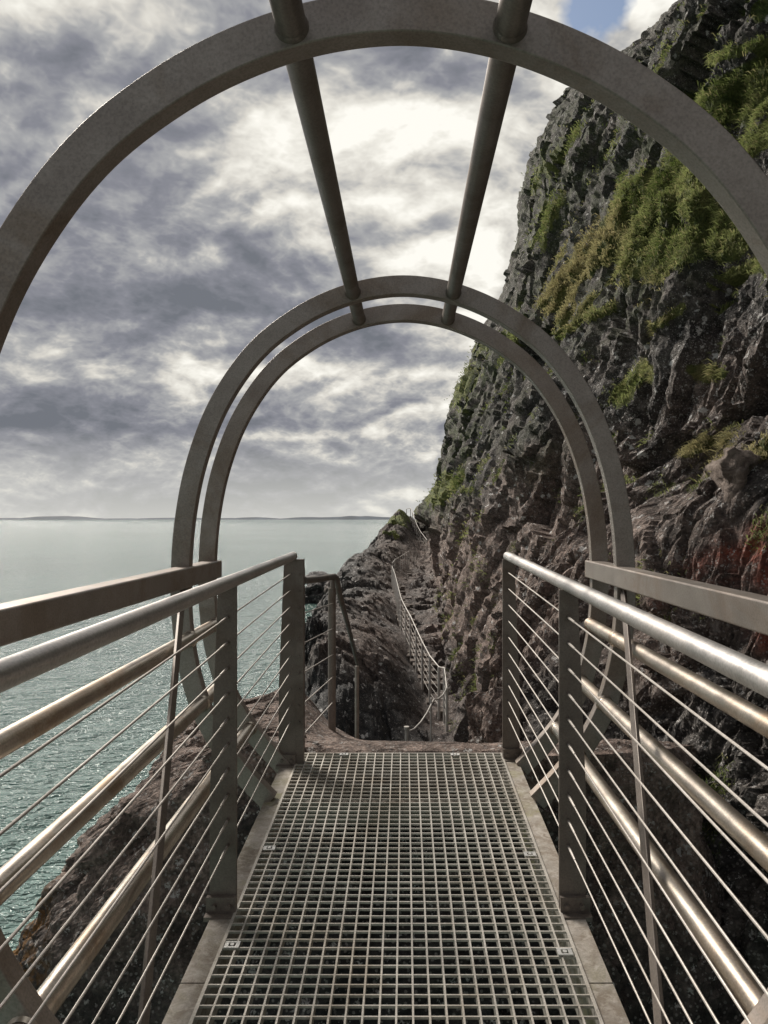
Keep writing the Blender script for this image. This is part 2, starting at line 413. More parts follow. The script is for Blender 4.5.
# cable railings
ZC = [.905 - .0785 * k for k in range(10)]
def cable_rail(s, label, yend):
    t = empty('cable_railing', (AX + s * .55, 1.5, deckz(1.5)), label, 'railing', 'cable railings along the grating')
    hz = lambda y: deckz(y) * .35 + (-1.225) * .65 + 1.027
    if s > 0: hz = lambda y: -.2435 + .0165 * y
    else: hz = lambda y: -.2205 + .0115 * y
    xh = AX + s * (.518 if s < 0 else .528)
    b = MB(); pts = [(xh, YB + (yend - YB) * k / 12, hz(YB + (yend - YB) * k / 12)) for k in range(13)]
    pts.append((xh, yend + .012, hz(yend) - .004)); b.tube(pts, [.0212] * 13 + [.014], 28)
    b.build('handrail', M['rail'], t)
    for y in (-1.5, .42, 2.33, yend - .02):
        zb = deckz(y) - .004; zt = hz(y) - .014; xi = AX + s * .500; b = MB()
        b.prism([(xi, zb), (AX + s * .584, zb), (AX + s * .584, zb + .35), (AX + s * .558, zt), (xi, zt)][::-s], y - .005, y + .005)
        if y > 3 and s < 0:      # the end post has a folded lip with a row of cable holes
            b.box(xi - .001, xi + .036, y - .007, y + .03, zb, zt)
        for z in ZC:
            zz = deckz(y) + z
            b.tube([(AX + s * (.527 if not (y > 3 and s < 0) else .484), y - .020, zz), (AX + s * (.527 if not (y > 3 and s < 0) else .484), y + .012, zz)], [.0048, .0058], 10)
        po = b.build('post', M['post'], t, 30, .0012)
        b = MB(); b.box(min(xi, AX + s * .592) + .001, max(xi, AX + s * .592), y - .022, y - .006, zb - .012, zb + .048)
        b.box(min(xi, AX + s * .592) + .001, max(xi, AX + s * .592), y - .050, y - .022, zb - .012, zb + .002)
        for xx in (.520, .566):
            b.tube([(AX + s * xx, y - .034, zb + .022), (AX + s * xx, y - .018, zb + .022)], .0085, 6)
        b.build('base_bracket', M['post'], po)
    for i, z in enumerate(ZC):
        b = MB(); xx = AX + s * .527
        b.tube([(xx, YB, deckz(YB) + z), (xx, -.5, deckz(-.5) + z - .002), (xx, 1.3, deckz(1.3) + z - .003), (xx, 2.33, deckz(2.33) + z), (xx, yend - .03, deckz(yend) + z)], .0026, 8)
        for yy in (2.33, .42):
            b.tube([(xx, yy - .10, deckz(yy - .1) + z), (xx, yy - .012, deckz(yy) + z)], [.0036, .0046], 8)
        b.build('cable', M['cable'], t)
    return t
cable_rail(-1, 'wire cable railing with grey handrail on the seaward left side of the grating', 3.62)
cable_rail(1, 'wire cable railing with bright handrail on the right side of the grating, beside the cliff', 3.70)

# short railing where the bridge meets the rock
lr = empty('landing_railing', (-.5, 4.2, -1.25), 'short dark pipe railing on the rock landing beyond the left end of the bridge', 'railing')
def vpost(mb, px, pt, pb, Y, r, ext=.2):
    x, y, z = P(px, pt, Y); z2 = P(px, pb, Y)[2]
    mb.tube([(x, y, z2 - ext), (x, y, z)], r, 16)
b = MB(); x, y, z = P(301, 568, 3.92); b.box(x - .017, x + .017, y - .006, y + .034, z - 1.2, z); b.build('post', M['dark_rail'], lr, 30, .003)
b = MB(); vpost(b, 332, 588, 738, 4.5, .0235); b.tube([P(332.5, 588, 4.5), P(332.7, 577, 4.5)], [.016, .010], 12); b.build('post', M['post'], lr)
b = MB(); vpost(b, 357, 666, 728, 8.6, .024, .6); b.build('post', M['arch'], lr)
b = MB(); b.tube([P(304, 580.5, 3.93), P(320, 579, 4.2), P(334, 576.5, 4.5), P(336.5, 579, 4.56), P(340, 596, 4.9), P(348, 625, 6.2), P(357, 662, 8.6), P(358.5, 668, 9)], .019, 16); b.build('handrail', M['dark_rail'], lr)
for (a0, a1) in ((613, 603), (643, 628), (672, 654), (703, 676), (734, 701)):
    b = MB(); b.tube([P(304, a0, 3.93), P(334, a1, 4.5)], .0028, 8); b.build('cable', M['cable'], lr)
b = MB(); 
for py in (613, 643, 672, 703, 734): b = MB(); b.tube([P(303.5, py, 3.90), P(303.8, py, 3.94)], .010, 10); b.build('cable_fitting', M['cable'], lr)


# the stepped path's railings along the cliff
PATH = []
def path_rail(label, posts, h, wires, rp=.020, rr=.024):
    t = empty('path_railing', P(posts[0][0], posts[0][1], posts[0][2]), label, 'railing', 'railings of the cliff path')
    tops = [P(*q) for q in posts]; more = []
    for a_, b_ in zip(tops, tops[1:]):
        n_ = max(1, round(math.dist(a_, b_) / 1.25))
        more += [tuple(a_[i] + (b_[i] - a_[i]) * k / n_ for i in range(3)) for k in range(n_)]
    tops = more + [tops[-1]]; PATH.extend((x, y, z - h) for x, y, z in tops)
    for x, y, z in tops:
        b = MB(); b.tube([(x, y, z - h - .5), (x, y, z)], rp, 8); b.build('post', M['far_rail'], t)
    b = MB(); b.tube(tops, rr, 8); b.build('handrail', M['far_rail'], t)
    for k in range(1, wires + 1):
        b = MB(); b.tube([(x, y, z - h * k / (wires + 1.0)) for x, y, z in tops], .004, 5); b.build('wire', M['far_rail'], t)
    return t
path_rail('long pale railing climbing the cliff path from beyond the landing towards the bend', [(447, 688, 16.2), (444.5, 668, 16.8), (439, 667, 17.1), (430, 656, 17.8), (422.5, 642, 18.5), (416.5, 629, 19.5), (410.5, 616, 20.8),
    (406, 608, 22.2), (401.5, 599, 24), (399, 590, 27), (397, 582, 31), (395, 574, 35), (392, 566, 40)], 1.05, 5, .034, .014)
path_rail('short level stretch of pale railing at the bend of the cliff path', [(392.5, 563, 42), (395, 559.5, 43.5), (400.5, 556.5, 45), (405, 553.5, 47), (409.5, 551, 49), (416.5, 551.5, 51)], 1.1, 3, .022, .02)
path_rail('uppermost pale railing rising over the grassy shoulder on the skyline', [(427, 540, 54), (424, 536, 55), (420.5, 531.5, 56), (417, 525, 57), (414.5, 518, 58), (412.5, 512, 59), (410.5, 508, 60), (406.5, 509, 61.5)], 1.1, 3, .025, .025)
# rough steps and slabs of the path itself
b = MB(); PATH.sort(key=lambda q_: q_[1]); PATH[:] = [q_ for q_ in PATH if q_[1] > 16.9]
for (xa_, ya_, za_), (xb_, yb_, zb_) in zip(PATH, PATH[1:]):
    n_ = max(1, int((yb_ - ya_) / .42))
    for k in range(n_):
        t_ = k / n_; x = xa_ + (xb_ - xa_) * t_; y = ya_ + (yb_ - ya_) * t_; z = za_ + (zb_ - za_) * t_
        j = rng.normal(0, .025, 3); j = j * 1.6; b.box(x - .06 + j[0], x + .50 + j[1] * 3, y + j[2], y + .40, z - .45, z - .02 + j[2])
pm, nt_, bb = newmat('path_stone'); q = N(nt_); nn = q.noise(q.pos(), 5, 8, .7).outputs[0]
nt_.links.new(q.mix(q.ramp(nn, [(.35, 0), (.65, 1)]), (.045, .037, .032), (.15, .12, .10)), bb.inputs['Base Color']); bb.inputs['Roughness'].default_value = .9
nt_.links.new(q.bump(nn, 1, .08), bb.inputs['Normal'])
tag(b.build('path', pm, None, 30, .02), kind='structure')
rb = empty('curved_barrier', P(430, 712, 15.8), 'thin curved pale rail with a small stub post at the foot of the path', 'barrier')
b = MB(); b.tube([P(409, 731, 15), P(414, 729, 15.1), (P(421, 722, 15.3)), P(427, 713, 15.5), P(432, 703, 15.8), P(434, 699.5, 15.9), P(438, 699, 16), P(443, 695, 16.1), P(447, 688, 16.2)], .016, 8); b.build('rail', M['far_rail'], rb)
b = MB(); b.tube([P(406.5, 745, 15), P(406.5, 729, 15)], .035, 10); b.tube([P(406.5, 729, 15), P(406.5, 726.5, 15)], .055, 10); b.build('post', M['far_rail'], rb)
b = MB(); b.tube([P(431, 745, 15.8), P(431, 698, 15.8)], .022, 10); b.build('post', M['far_rail'], rb)

# ------------------------------------------------------------------ masks shared by all rock
def capsule(px, py, x0, y0, x1, y1, r):
    dx, dy = x1 - x0, y1 - y0; L = dx * dx + dy * dy + 1e-6
    t = np.clip(((px - x0) * dx + (py - y0) * dy) / L, 0, 1)
    d = np.hypot(px - x0 - t * dx, py - y0 - t * dy)
    return np.clip(1.5 - d / r, 0, 1)
GRASS = [(775, 75, 708, 115, 22), (775, 130, 722, 160, 16), (695, 170, 640, 212, 27), (640, 215, 585, 262, 20), (695, 205, 735, 245, 17), (640, 262, 700, 238, 17),
         (590, 262, 556, 300, 11), (765, 272, 722, 285, 9), (735, 300, 718, 322, 7), (645, 372, 618, 398, 13), (700, 366, 722, 370, 8), (655, 330, 692, 308, 5),
         (472, 372, 455, 398, 9), (436, 494, 452, 482, 10), (482, 350, 486, 345, 6), (392, 524, 404, 515, 9), (680, 452, 722, 440, 6), (740, 466, 775, 448, 9),
         (775, 0, 760, 12, 10), (560, 200, 540, 240, 7), (575, 130, 530, 190, 6), (520, 320, 500, 360, 6), (690, 60, 775, 40, 6), (610, 300, 560, 330, 6)]
LICH = [(700, 250, 760, 230, 16, .8), (725, 110, 770, 160, 16, 1.0), (640, 250, 600, 330, 26, .55), (640, 400, 760, 380, 60, .95), (650, 480, 760, 460, 50, .6), (560, 300, 600, 420, 30, .5),
        (768, 330, 700, 350, 30, 1), (700, 560, 520, 600, 60, .45), (760, 650, 640, 700, 60, .4), (560, 500, 540, 540, 30, .5), (690, 700, 760, 960, 110, .75), (600, 800, 640, 980, 60, .6)]
BROWN = [(470, 560, 470, 730, 50, 1), (540, 500, 520, 620, 50, .9), (600, 480, 640, 640, 60, .6), (700, 420, 760, 380, 50, .5), (680, 480, 720, 520, 40, .5), (430, 560, 380, 640, 40, .55), (768, 620, 700, 600, 50, .4)]
RED = [(712, 562, 790, 578, 32), (768, 540, 768, 630, 22), (660, 600, 700, 590, 14)]
MOSS = [(430, 500, 480, 360, 26, 1), (520, 200, 620, 120, 80, .85), (560, 300, 640, 260, 60, .8), (500, 400, 540, 460, 30, .4), (640, 60, 700, 40, 40, .5)]
def masks(V, seed=5):
    Y = np.maximum(V[:, 1], .6); px = VX + F * V[:, 0] / Y; py = VY - F * V[:, 2] / Y
    j1 = fbm(V * .8, 3, 40) * 26; j2 = fbm(V * .8, 3, 50) * 26
    px = px + j1; py = py + j2
    infr = V[:, 1] > 1.0
    g = np.zeros(len(V)); l = g.copy(); br = g.copy(); r = g.copy(); mo = g.copy()
    for c in GRASS: g = np.maximum(g, capsule(px, py, *c))
    for c in LICH: l = np.maximum(l, capsule(px, py, *c[:5]) * c[5])
    for c in BROWN: br = np.maximum(br, capsule(px, py, *c[:5]) * c[5])
    for c in RED: r = np.maximum(r, capsule(px, py, *c))
    for c in MOSS: mo = np.maximum(mo, capsule(px, py, *c[:5]) * c[5])
    for a in (g, l, br, r, mo): a *= infr
    wet_shade = smooth(-V[:, 2] + fbm(V * .5, 3, 60) * 1.6, 2.6, 4.2) * .75
    wet_shade = np.maximum(wet_shade, smooth(-V[:, 2], 7.0, 8.2))
    return g, l, br, r, mo, wet_shade

def rock_noise(V, sp, amp=1.0, big=1.0):
    """displacement; sp = local vertex spacing in metres, octaves below it are faded out"""
    W = V + np.stack([fbm(V * .35, 2, 1), fbm(V * .35, 2, 2), fbm(V * .35, 2, 3)], 1) * .9
    S = W.copy(); S[:, 2] = W[:, 2] * .6 + W[:, 1] * .25      # slanting structure
    d = big * (.55 * fbm(S * .16, 3, 4) * 2.2 + .50 * facets(S * .33, 5, .8))
    for fr, am, sd in ((.8, .21, 6), (1.9, .115, 7), (4.5, .042, 8), (10.5, .022, 9), (24., .012, 10)):
        w = smooth(1 / fr, sp * 1.6, sp * 3.5)
        if w.max() <= 0: continue
        d = d + w * am * facets(S * fr + sd, sd, .9) + w * am * .5 * (ridged(S * fr * 1.3, 2, sd + 20) - .5)
    return d * amp

# ------------------------------------------------------------------ the cliff
SIL = np.array([(-1.0, -.02), (0, .008), (.012, .013), (.065, .036), (.159, .067), (.232, .087), (.292, .123), (.379, .153), (.472, .163), (.572, .211), (.639, .313), (.692, .361), (.8, .46), (1.2, .8), (3, 2.4)])
SIL[SIL[:, 0] > .05, 1] -= .014
def sil(t):
    return np.interp(t, SIL[:, 0], SIL[:, 1])
BY = np.array([(-5, 3.6), (0, 3.3), (2, 3.0), (4, 2.75), (6, 2.55), (8, 2.6), (12, 2.6), (16, 2.45), (22, 2.2), (30, 1.9), (40, 1.6), (50, 1.4), (60, 1.0), (63, 1.3), (68, 5), (80, 30)])
def wall_x(Y, z):
    b = np.interp(Y, BY[:, 0], BY[:, 1])
    w = smooth(Y, 9, 45); t = z / np.maximum(Y, 2)
    x = b + Y * w * sil(t) + (1 - w) * z * np.where(z > 0, .40, .30)
    x = x + smooth(Y, 40, 50) * smooth(-z, -.6, .6) * (.35 + .45 * np.maximum(-z, 0))
    x = x - 1.0 * smooth(Y, 48, 56) * np.exp(-((z - .6) / 1.1) ** 2)
    # rounded spur just right of the landing
    prof = np.interp(z, [-9, -4, -1.7, -.9, -.3, .1, .5, 1.0], [1.15, 1.2, 1.35, 1.25, 1.1, .85, .35, 0])
    x = x - prof * np.exp(-((Y - 7.2) / 1.9) ** 2)
    # recess behind the spur
    x = x + .5 * np.exp(-((Y - 12.5) / 2.4) ** 2) * smooth(-z, -1, 2)
    # ribs that step out higher up
    x = x - .7 * np.exp(-((Y - 9.5) / 1.2) ** 2) * smooth(z, .5, 3) + .6 * np.exp(-((Y - 13) / 1.7) ** 2) * smooth(z, 1, 4)
    return x
uu = np.concatenate([np.linspace(1500, 460, 26, endpoint=False), np.linspace(460, 10, 470)])
yv = np.linspace(.4, 62.5, 4000); bv = F * np.interp(yv, BY[:, 0], BY[:, 1]) / yv
Yc = np.interp(-uu, -bv, yv)
Yc = np.unique(np.concatenate([np.linspace(-5, Yc[0] - .1, 14), Yc, np.linspace(Yc[-1] + .4, 80, 40)]))
# thin out very long steps
Ys = [Yc[0]]
for y in Yc[1:]:
    n = int(max(1, math.ceil((y - Ys[-1]) / max(.028, .011 * max(y, 2)))))
    a = Ys[-1]
    for k in range(1, n + 1): Ys.append(a + (y - a) * k / n)
Yc = np.array(Ys); nu = len(Yc); nv = 640
v = np.linspace(0, 1, nv)
Yp = np.maximum(Yc, 2.2)
zlo = np.maximum(-9.0, -1.9 * Yp); zvis = np.maximum(.80 * Yp, 3.0); ztop = np.maximum(46., zvis + 1)
Z = np.where(v[None, :] < .9, zlo[:, None] + (zvis - zlo)[:, None] * (v[None, :] / .9), zvis[:, None] + (ztop - zvis)[:, None] * ((v[None, :] - .9) / .1))
Yg = np.repeat(Yc, nv); Zg = Z.ravel()
Xg = wall_x(Yg, Zg)
V = np.stack([Xg, Yg, Zg], 1)
sp = np.maximum(.0018 * np.maximum(Yg, 2), np.gradient(Z, axis=1).ravel() * .8)
big = smooth(Yg, 2.0, 14) * .95 + .16; big *= np.where(Yg > 38, 1 - .6 * smooth(Yg, 38, 55) * (1 - .5 * smooth(Zg, 2, 6)), 1)
D = rock_noise(V, sp, 1.0, big)
V[:, 0] -= D; V[:, 2] += D * .25; V[:, 1] -= D * .35
# keep clear of the footbridge
keep = (V[:, 1] < 4.4) & (V[:, 2] > -1.8)
V[:, 0] = np.where(keep, np.maximum(V[:, 0], 1.35), V[:, 0])
g, l, br, r, mo, wet_shade = masks(V)
l = np.maximum(l, .3); br = np.maximum(br, .08)
cliffV = V.reshape(nu, nv, 3)
cliff_g = g.reshape(nu, nv)
cliff = gridmesh('cliff', V, nu, nv, M['rock'], None, {'veg': np.stack([g, l, br], 1), 'extra': np.stack([r, mo, wet_shade], 1)}, False, False)
tag(cliff, kind='structure')

# ------------------------------------------------------------------ the headland below the path
ctrl = [P(*q) for q in [(400, 514, 61), (380, 536, 56), (362, 551, 52), (348, 560, 48), (334, 577, 42), (324, 600, 31), (314, 614, 24), (309, 640, 20),
        (340, 622, 22), (370, 612, 25), (395, 640, 21), (385, 600, 30), (352, 590, 36), (390, 562, 45), (350, 655, 17), (390, 662, 17.5), (350, 745, 15), (390, 745, 15.3), (318, 655, 17), (318, 740, 15),
        (439, 720, 17), (450, 700, 17.5), (424, 700, 18), (412, 664, 20.6), (402, 628, 28), (398, 590, 40), (409, 570, 48), (425, 550, 54), (413, 528, 60), (425, 690, 18.5)]]
ctrl += [P(*c) for c in [(392, 521, 59), (405, 515, 62), (411, 517, 63.5), (396, 517, 60), (388, 528, 57), (404, 520, 58), (419, 522, 63), (426, 528, 62), (418, 533, 60), (430, 520, 66)]]
ctrl += [(-3.3, 15, -8.0), (-4.2, 20, -8.3), (-4.9, 26, -8.5), (-5.6, 32, -8.5), (-6.5, 42, -8.5), (-8, 50, -8.6), (-8, 58, -8.6), (-5, 66, -7), (0, 70, -3), (6, 75, 0), (-9, 66, -9), (-9, 30, -9.2), (-9, 15, -9.3),
         (0, 9, -7), (-2, 10, -8.5), (2, 9, -6.5), (.5, 12.5, -5.6), (-1.5, 12.5, -6.6), (-6, 9, -9.5), (3, 14, -4.5), (3, 20, -3.2), (3, 30, -3), (3.5, 45, -2.5), (5, 60, 0), (0, 6, -8), (-3, 6, -9.5), (3, 6, -7.5)]
ctrl = np.array(ctrl)
def q2(X, Y): return np.stack([X, 9 * np.log(np.maximum(Y, 1))], 1)
A = q2(ctrl[:, 0], ctrl[:, 1])
def K(a, b):
    d = np.sqrt(((a[:, None, :] - b[None, :, :]) ** 2).sum(2)); return d
n = len(A); Kmat = K(A, A) + np.eye(n) * .06
PM = np.concatenate([np.ones((n, 1)), A], 1)
S = np.block([[Kmat, PM], [PM.T, np.zeros((3, 3))]]); sol = np.linalg.solve(S, np.concatenate([ctrl[:, 2], np.zeros(3)]))
def head_z(X, Y):
    B = q2(X, Y); out = np.zeros(len(B))
    for i in range(0, len(B), 20000): out[i:i + 20000] = K(B[i:i + 20000], A) @ sol[:n] + np.concatenate([np.ones((len(B[i:i + 20000]), 1)), B[i:i + 20000]], 1) @ sol[n:]
    return out
nu, nv = 560, 330
yy = np.exp(np.linspace(math.log(6.0), math.log(80), nu)); sx = np.linspace(0, 1, nv)
XL = np.interp(yy, [6, 15, 30, 80], [-6, -6, -8.5, -12]); XR = np.interp(yy, [6, 15, 30, 60, 80], [2.6, 2.8, 2.5, 4, 12])
X = XL[:, None] + (XR - XL)[:, None] * sx[None, :]; Yg = np.repeat(yy, nv); Xg = X.ravel()
Zg = head_z(Xg, Yg)
V = np.stack([Xg, Yg, Zg], 1); sp = np.maximum(.0032 * Yg, .02)
D = rock_noise(V * np.array([1, .8, 1]) + 31, sp, .8, .30 + .35 * smooth(Yg, 15, 40))
pathd = np.abs(Xg - np.interp(Yg, [16, 17, 20.6, 28, 40, 48, 60], [.9, .77, .2, -.1, -.4, .2, .6]))
D *= .25 + .75 * smooth(pathd, .1, .9)
V[:, 2] += D; V[:, 1] -= D * .4; V[:, 0] -= D * .3
g, l, br, r, mo, wet_shade = masks(V)
wet_shade = np.maximum(wet_shade * .75, .8 * smooth(-Yg, -17.5, -16)) * 1.0; wet_shade = np.maximum(wet_shade, .55 * smooth(-V[:, 0] + fbm(V * .3, 2, 3) * 1.5, 1.2, 3.2))
br = np.maximum(br, .35 * (1 - wet_shade)); l = np.maximum(l * .6, .1)
head = gridmesh('headland', V, nu, nv, M['rock'], None, {'veg': np.stack([g, l, br], 1), 'extra': np.stack([r, mo, wet_shade], 1)}, False, True)
tag(head, kind='structure')

# ------------------------------------------------------------------ rock ledge that carries the end of the bridge
TH = np.linspace(0, 2 * np.pi, 620); lev = np.concatenate([np.linspace(-9.2, -4.2, 60, endpoint=False), np.linspace(-4.2, -1.22, 190)])
XLt = ([-9.2, -4.5, -3.2, -2.6, -2.1, -1.7, -1.4, -1.2], [-3.3, -2.75, -2.62, -2.45, -2.1, -1.72, -1.42, -1.12])
XRt = ([-9.2, -4, -1.2], [2.6, 2.4, 1.7]); YFt = ([-9.2, -4, -2, -1.2], [2.4, 3.3, 3.72, 3.93]); YBt = ([-9.2, -4, -1.5, -1.2], [8, 7, 5.9, 5.3])
def ring(z, k):
    xl, xr, yf, yb = (np.interp(z, *t) for t in (XLt, XRt, YFt, YBt))
    cx, cy = .1, 4.6
    c, s_ = np.cos(TH), np.sin(TH); e = .62
    rx = np.where(c < 0, cx - xl, xr - cx); ry = np.where(s_ < 0, cy - yf, yb - cy)
    x = cx + rx * np.sign(c) * np.abs(c) ** e * k; y = cy + ry * np.sign(s_) * np.abs(s_) ** e * k
    return np.stack([x, y, np.full(len(TH), z)], 1)
rows = [ring(z, 1) for z in lev]
nrm = []
for i, k in enumerate(np.linspace(.992, 0.0, 110)): rows.append(ring(-1.2, k) + np.array([0, 0, .03 * (1 - k)]))
V = np.concatenate(rows); nu, nv = len(rows), len(TH)
capw = np.concatenate([np.zeros(len(lev) - 1), [0.5], np.ones(110)]).repeat(nv)
D = rock_noise(V * np.array([1, 1, 1.2]) + 57, np.full(len(V), .018), .75, .20)
ctr = np.array([.1, 4.6]); rd = V[:, :2] - ctr; rd /= np.linalg.norm(rd, axis=1, keepdims=True) + 1e-6
D0 = D
V[:, 0] += rd[:, 0] * D * (1 - capw); V[:, 1] += rd[:, 1] * D * (1 - capw) * .8
V[:, 2] += np.where(capw > .4, D * .26 * (.3 + .7 * smooth(np.hypot(V[:, 0] - .1, V[:, 1] - 4.4), .5, 1.2)) - .02, D * .15)
# mound to the left of the landing, under the short railing
V[:, 2] += capw * (.20 * np.exp(-((V[:, 0] + .62) / .24) ** 2 - ((V[:, 1] - 4.75) / .4) ** 2) + .12 * np.exp(-((V[:, 0] + 1.0) / .3) ** 2 - ((V[:, 1] - 4.3) / .3) ** 2))
V[:, 2] -= smooth(V[:, 2], -5, -1.5) * np.clip(V[:, 1] - 4.05, 0, 3) * .32 * smooth(V[:, 0], -.8, -.45)
# stay below and in front of the steelwork
zone = (V[:, 1] < 3.86) & (np.abs(V[:, 0]) < .75)
V[:, 2] = np.where(zone, np.minimum(V[:, 2], -1.42), V[:, 2])
zone = (V[:, 1] < 4.1) & (np.abs(V[:, 0]) < .75)
V[:, 2] = np.where(zone, np.minimum(V[:, 2], -1.185), V[:, 2])
g, l, br, r, mo, wet_shade = masks(V)
g = g * 0; l = .6 + 0 * g; br = np.clip(.75 - .6 * smooth(-V[:, 2], 1.6, 2.6), 0, 1)
wet_shade = np.maximum(smooth(-V[:, 2], 1.3, 1.6) * smooth(-V[:, 1], -4.3, -3.9) * smooth(-np.abs(V[:, 0]), -1.1, -.8), .65 * smooth(-V[:, 2] + fbm(V * 1.2, 3, 8) * .8, 1.7, 2.7) * smooth(V[:, 0], -2.4, -.9)) + .3 * smooth(-V[:, 2], 3, 6); wet_shade = np.clip(wet_shade, 0, 1)  # first term paints the bridge's shade onto the rock below the grating
r = np.clip(1 - np.hypot(V[:, 0] + 2.25, (V[:, 2] + 2.35) * 1.0) / .45, 0, 1) * 0
ol = np.clip(1.3 - np.hypot(V[:, 0] + 2.2, V[:, 2] + 2.45) / .38, 0, 1)
ledge = gridmesh('rock_ledge', V, nu, nv, M['ledge'], None, {'veg': np.stack([g, l, br], 1), 'extra': np.stack([r, mo * 0, wet_shade], 1), 'orange': np.stack([ol, ol, ol], 1)}, False, False)
tag(ledge, kind='structure')
# orange lichen patch
nt = M['ledge'].node_tree; q = N(nt); bs = nt.nodes['Principled BSDF']; src = bs.inputs['Base Color'].links[0].from_socket
oa = q.n('ShaderNodeVertexColor', layer_name='orange').outputs[0]
on = q.ramp(q.noise(q.pos(), 16, 5, .7).outputs[0], [(.46, 0), (.56, 1)])
nt.links.new(q.mix(q.math('MULTIPLY', q.math('MULTIPLY', on, oa), .85), src, (.34, .17, .045)), bs.inputs['Base Color'])

# ------------------------------------------------------------------ loose rocks
def boulder(name, loc, size, seed, mat, label, cat='rock', n=70, br=.4, wet_shade=.3, group=None, sq=.75):
    th = np.linspace(0, 2 * np.pi, 2 * n); ph = np.linspace(0, np.pi, n)
    T, Ph = np.meshgrid(th, ph, indexing='ij'); sp_ = lambda a: np.sign(a) * np.abs(a) ** sq
    U = np.stack([sp_(np.cos(T) * np.sin(Ph)), sp_(np.sin(T) * np.sin(Ph)), sp_(np.cos(Ph))], 2).reshape(-1, 3)
    S_ = np.array(size); s = max(size)
    d = .30 * facets(U * 1.3 + seed, seed, .9) + .12 * facets(U * 3.1 + seed, seed + 1, .9) + .05 * facets(U * 8 + seed, seed + 2, .9)
    V = U * (1 + d[:, None] * .9) * S_ + np.array(loc)
    k = np.ones(len(V))
    ref = empty(name, (loc[0], loc[1], loc[2] - size[2] * .8), label, cat, group) if 0 else None
    o = gridmesh(name, V, 2 * n, n, mat, None, {'veg': np.stack([k * 0, k * .25, k * br], 1), 'extra': np.stack([k * 0, k * 0, k * wet_shade], 1)}, True, True)
    tag(o, label, cat, group); return o
x, y, z = P(327, 583, 78); boulder('sea_rock', (x, y, -8.35), (2.9, 3.2, 2.4), 3, M['rock'], 'dark wetted rock standing in the sea beyond the short railing', wet_shade=.9, br=.2)
x, y, z = P(349, 582, 72); boulder('sea_rock', (x, y, -8.1), (2.2, 3.0, 2.6), 9, M['rock'], 'brown rock in the sea touching the foot of the headland', wet_shade=.5, br=.6)
x, y, z = P(318, 628, 19.5); boulder('sea_rock', (x, y, z - .9), (.42, .8, 1.15), 14, M['rock'], 'dark upright rock stack on the headland edge, seen between the landing railing posts', wet_shade=.85, br=.1)
fl = cliffV.reshape(-1, 3); pxs = VX + F * fl[:, 0] / np.maximum(fl[:, 1], .6); pys = VY - F * fl[:, 2] / np.maximum(fl[:, 1], .6)
near = (np.abs(pxs - 702) < 14) & (np.abs(pys - 484) < 18) & (fl[:, 1] > 2); print('pale rock depth', fl[near, 1].min(), np.median(fl[near, 1]))
x, y, z = P(704, 484, float(fl[near, 1].min()) + .50)

b = MB(); 
front = [(-.13, .16), (-.02, .25), (.17, .17), (.14, .0), (.10, -.20), (.02, -.32), (-.07, -.22), (-.10, -.02)]
b.add([(x + a + rng.normal(0, .012), y - .62 + rng.normal(0, .02) - .06 * abs(c), z + c + rng.normal(0, .01)) for a, c in front] + [(x + a * .7 + .12, y + .10, z + c * .7) for a, c in front] + [(x - .02, y - .74, z + .05)],
      [(k, (k + 1) % 8, 16) for k in range(8)] + [(k, 8 + k, 8 + (k + 1) % 8, (k + 1) % 8) for k in range(8)])
m, nt_, bb = newmat('pale_stone'); q = N(nt_); nn = q.noise(q.pos(), 11, 9, .75, .6).outputs[0]
nt_.links.new(q.mix(q.ramp(nn, [(.35, 0), (.65, 1)]), (.09, .065, .052), (.40, .32, .27)), bb.inputs['Base Color']); bb.inputs['Roughness'].default_value = .9
nt_.links.new(q.bump(nn, 1, .12), bb.inputs['Normal'])
ps = b.build('pale_rock', m, None, 180); tag(ps, 'pale pinkish wedge of fresh rock stuck in the dark cliff above the right railing', 'rock')
sd = ps.modifiers.new('s', 'SUBSURF'); sd.levels = 3; sd.render_levels = 3; sd.subdivision_type = 'SIMPLE'
tx = bpy.data.textures.new('stone_relief', 'CLOUDS'); tx.noise_scale = .12; tx.noise_depth = 4
dm = ps.modifiers.new('d', 'DISPLACE'); dm.texture = tx; dm.strength = .13; dm.texture_coords = 'GLOBAL'

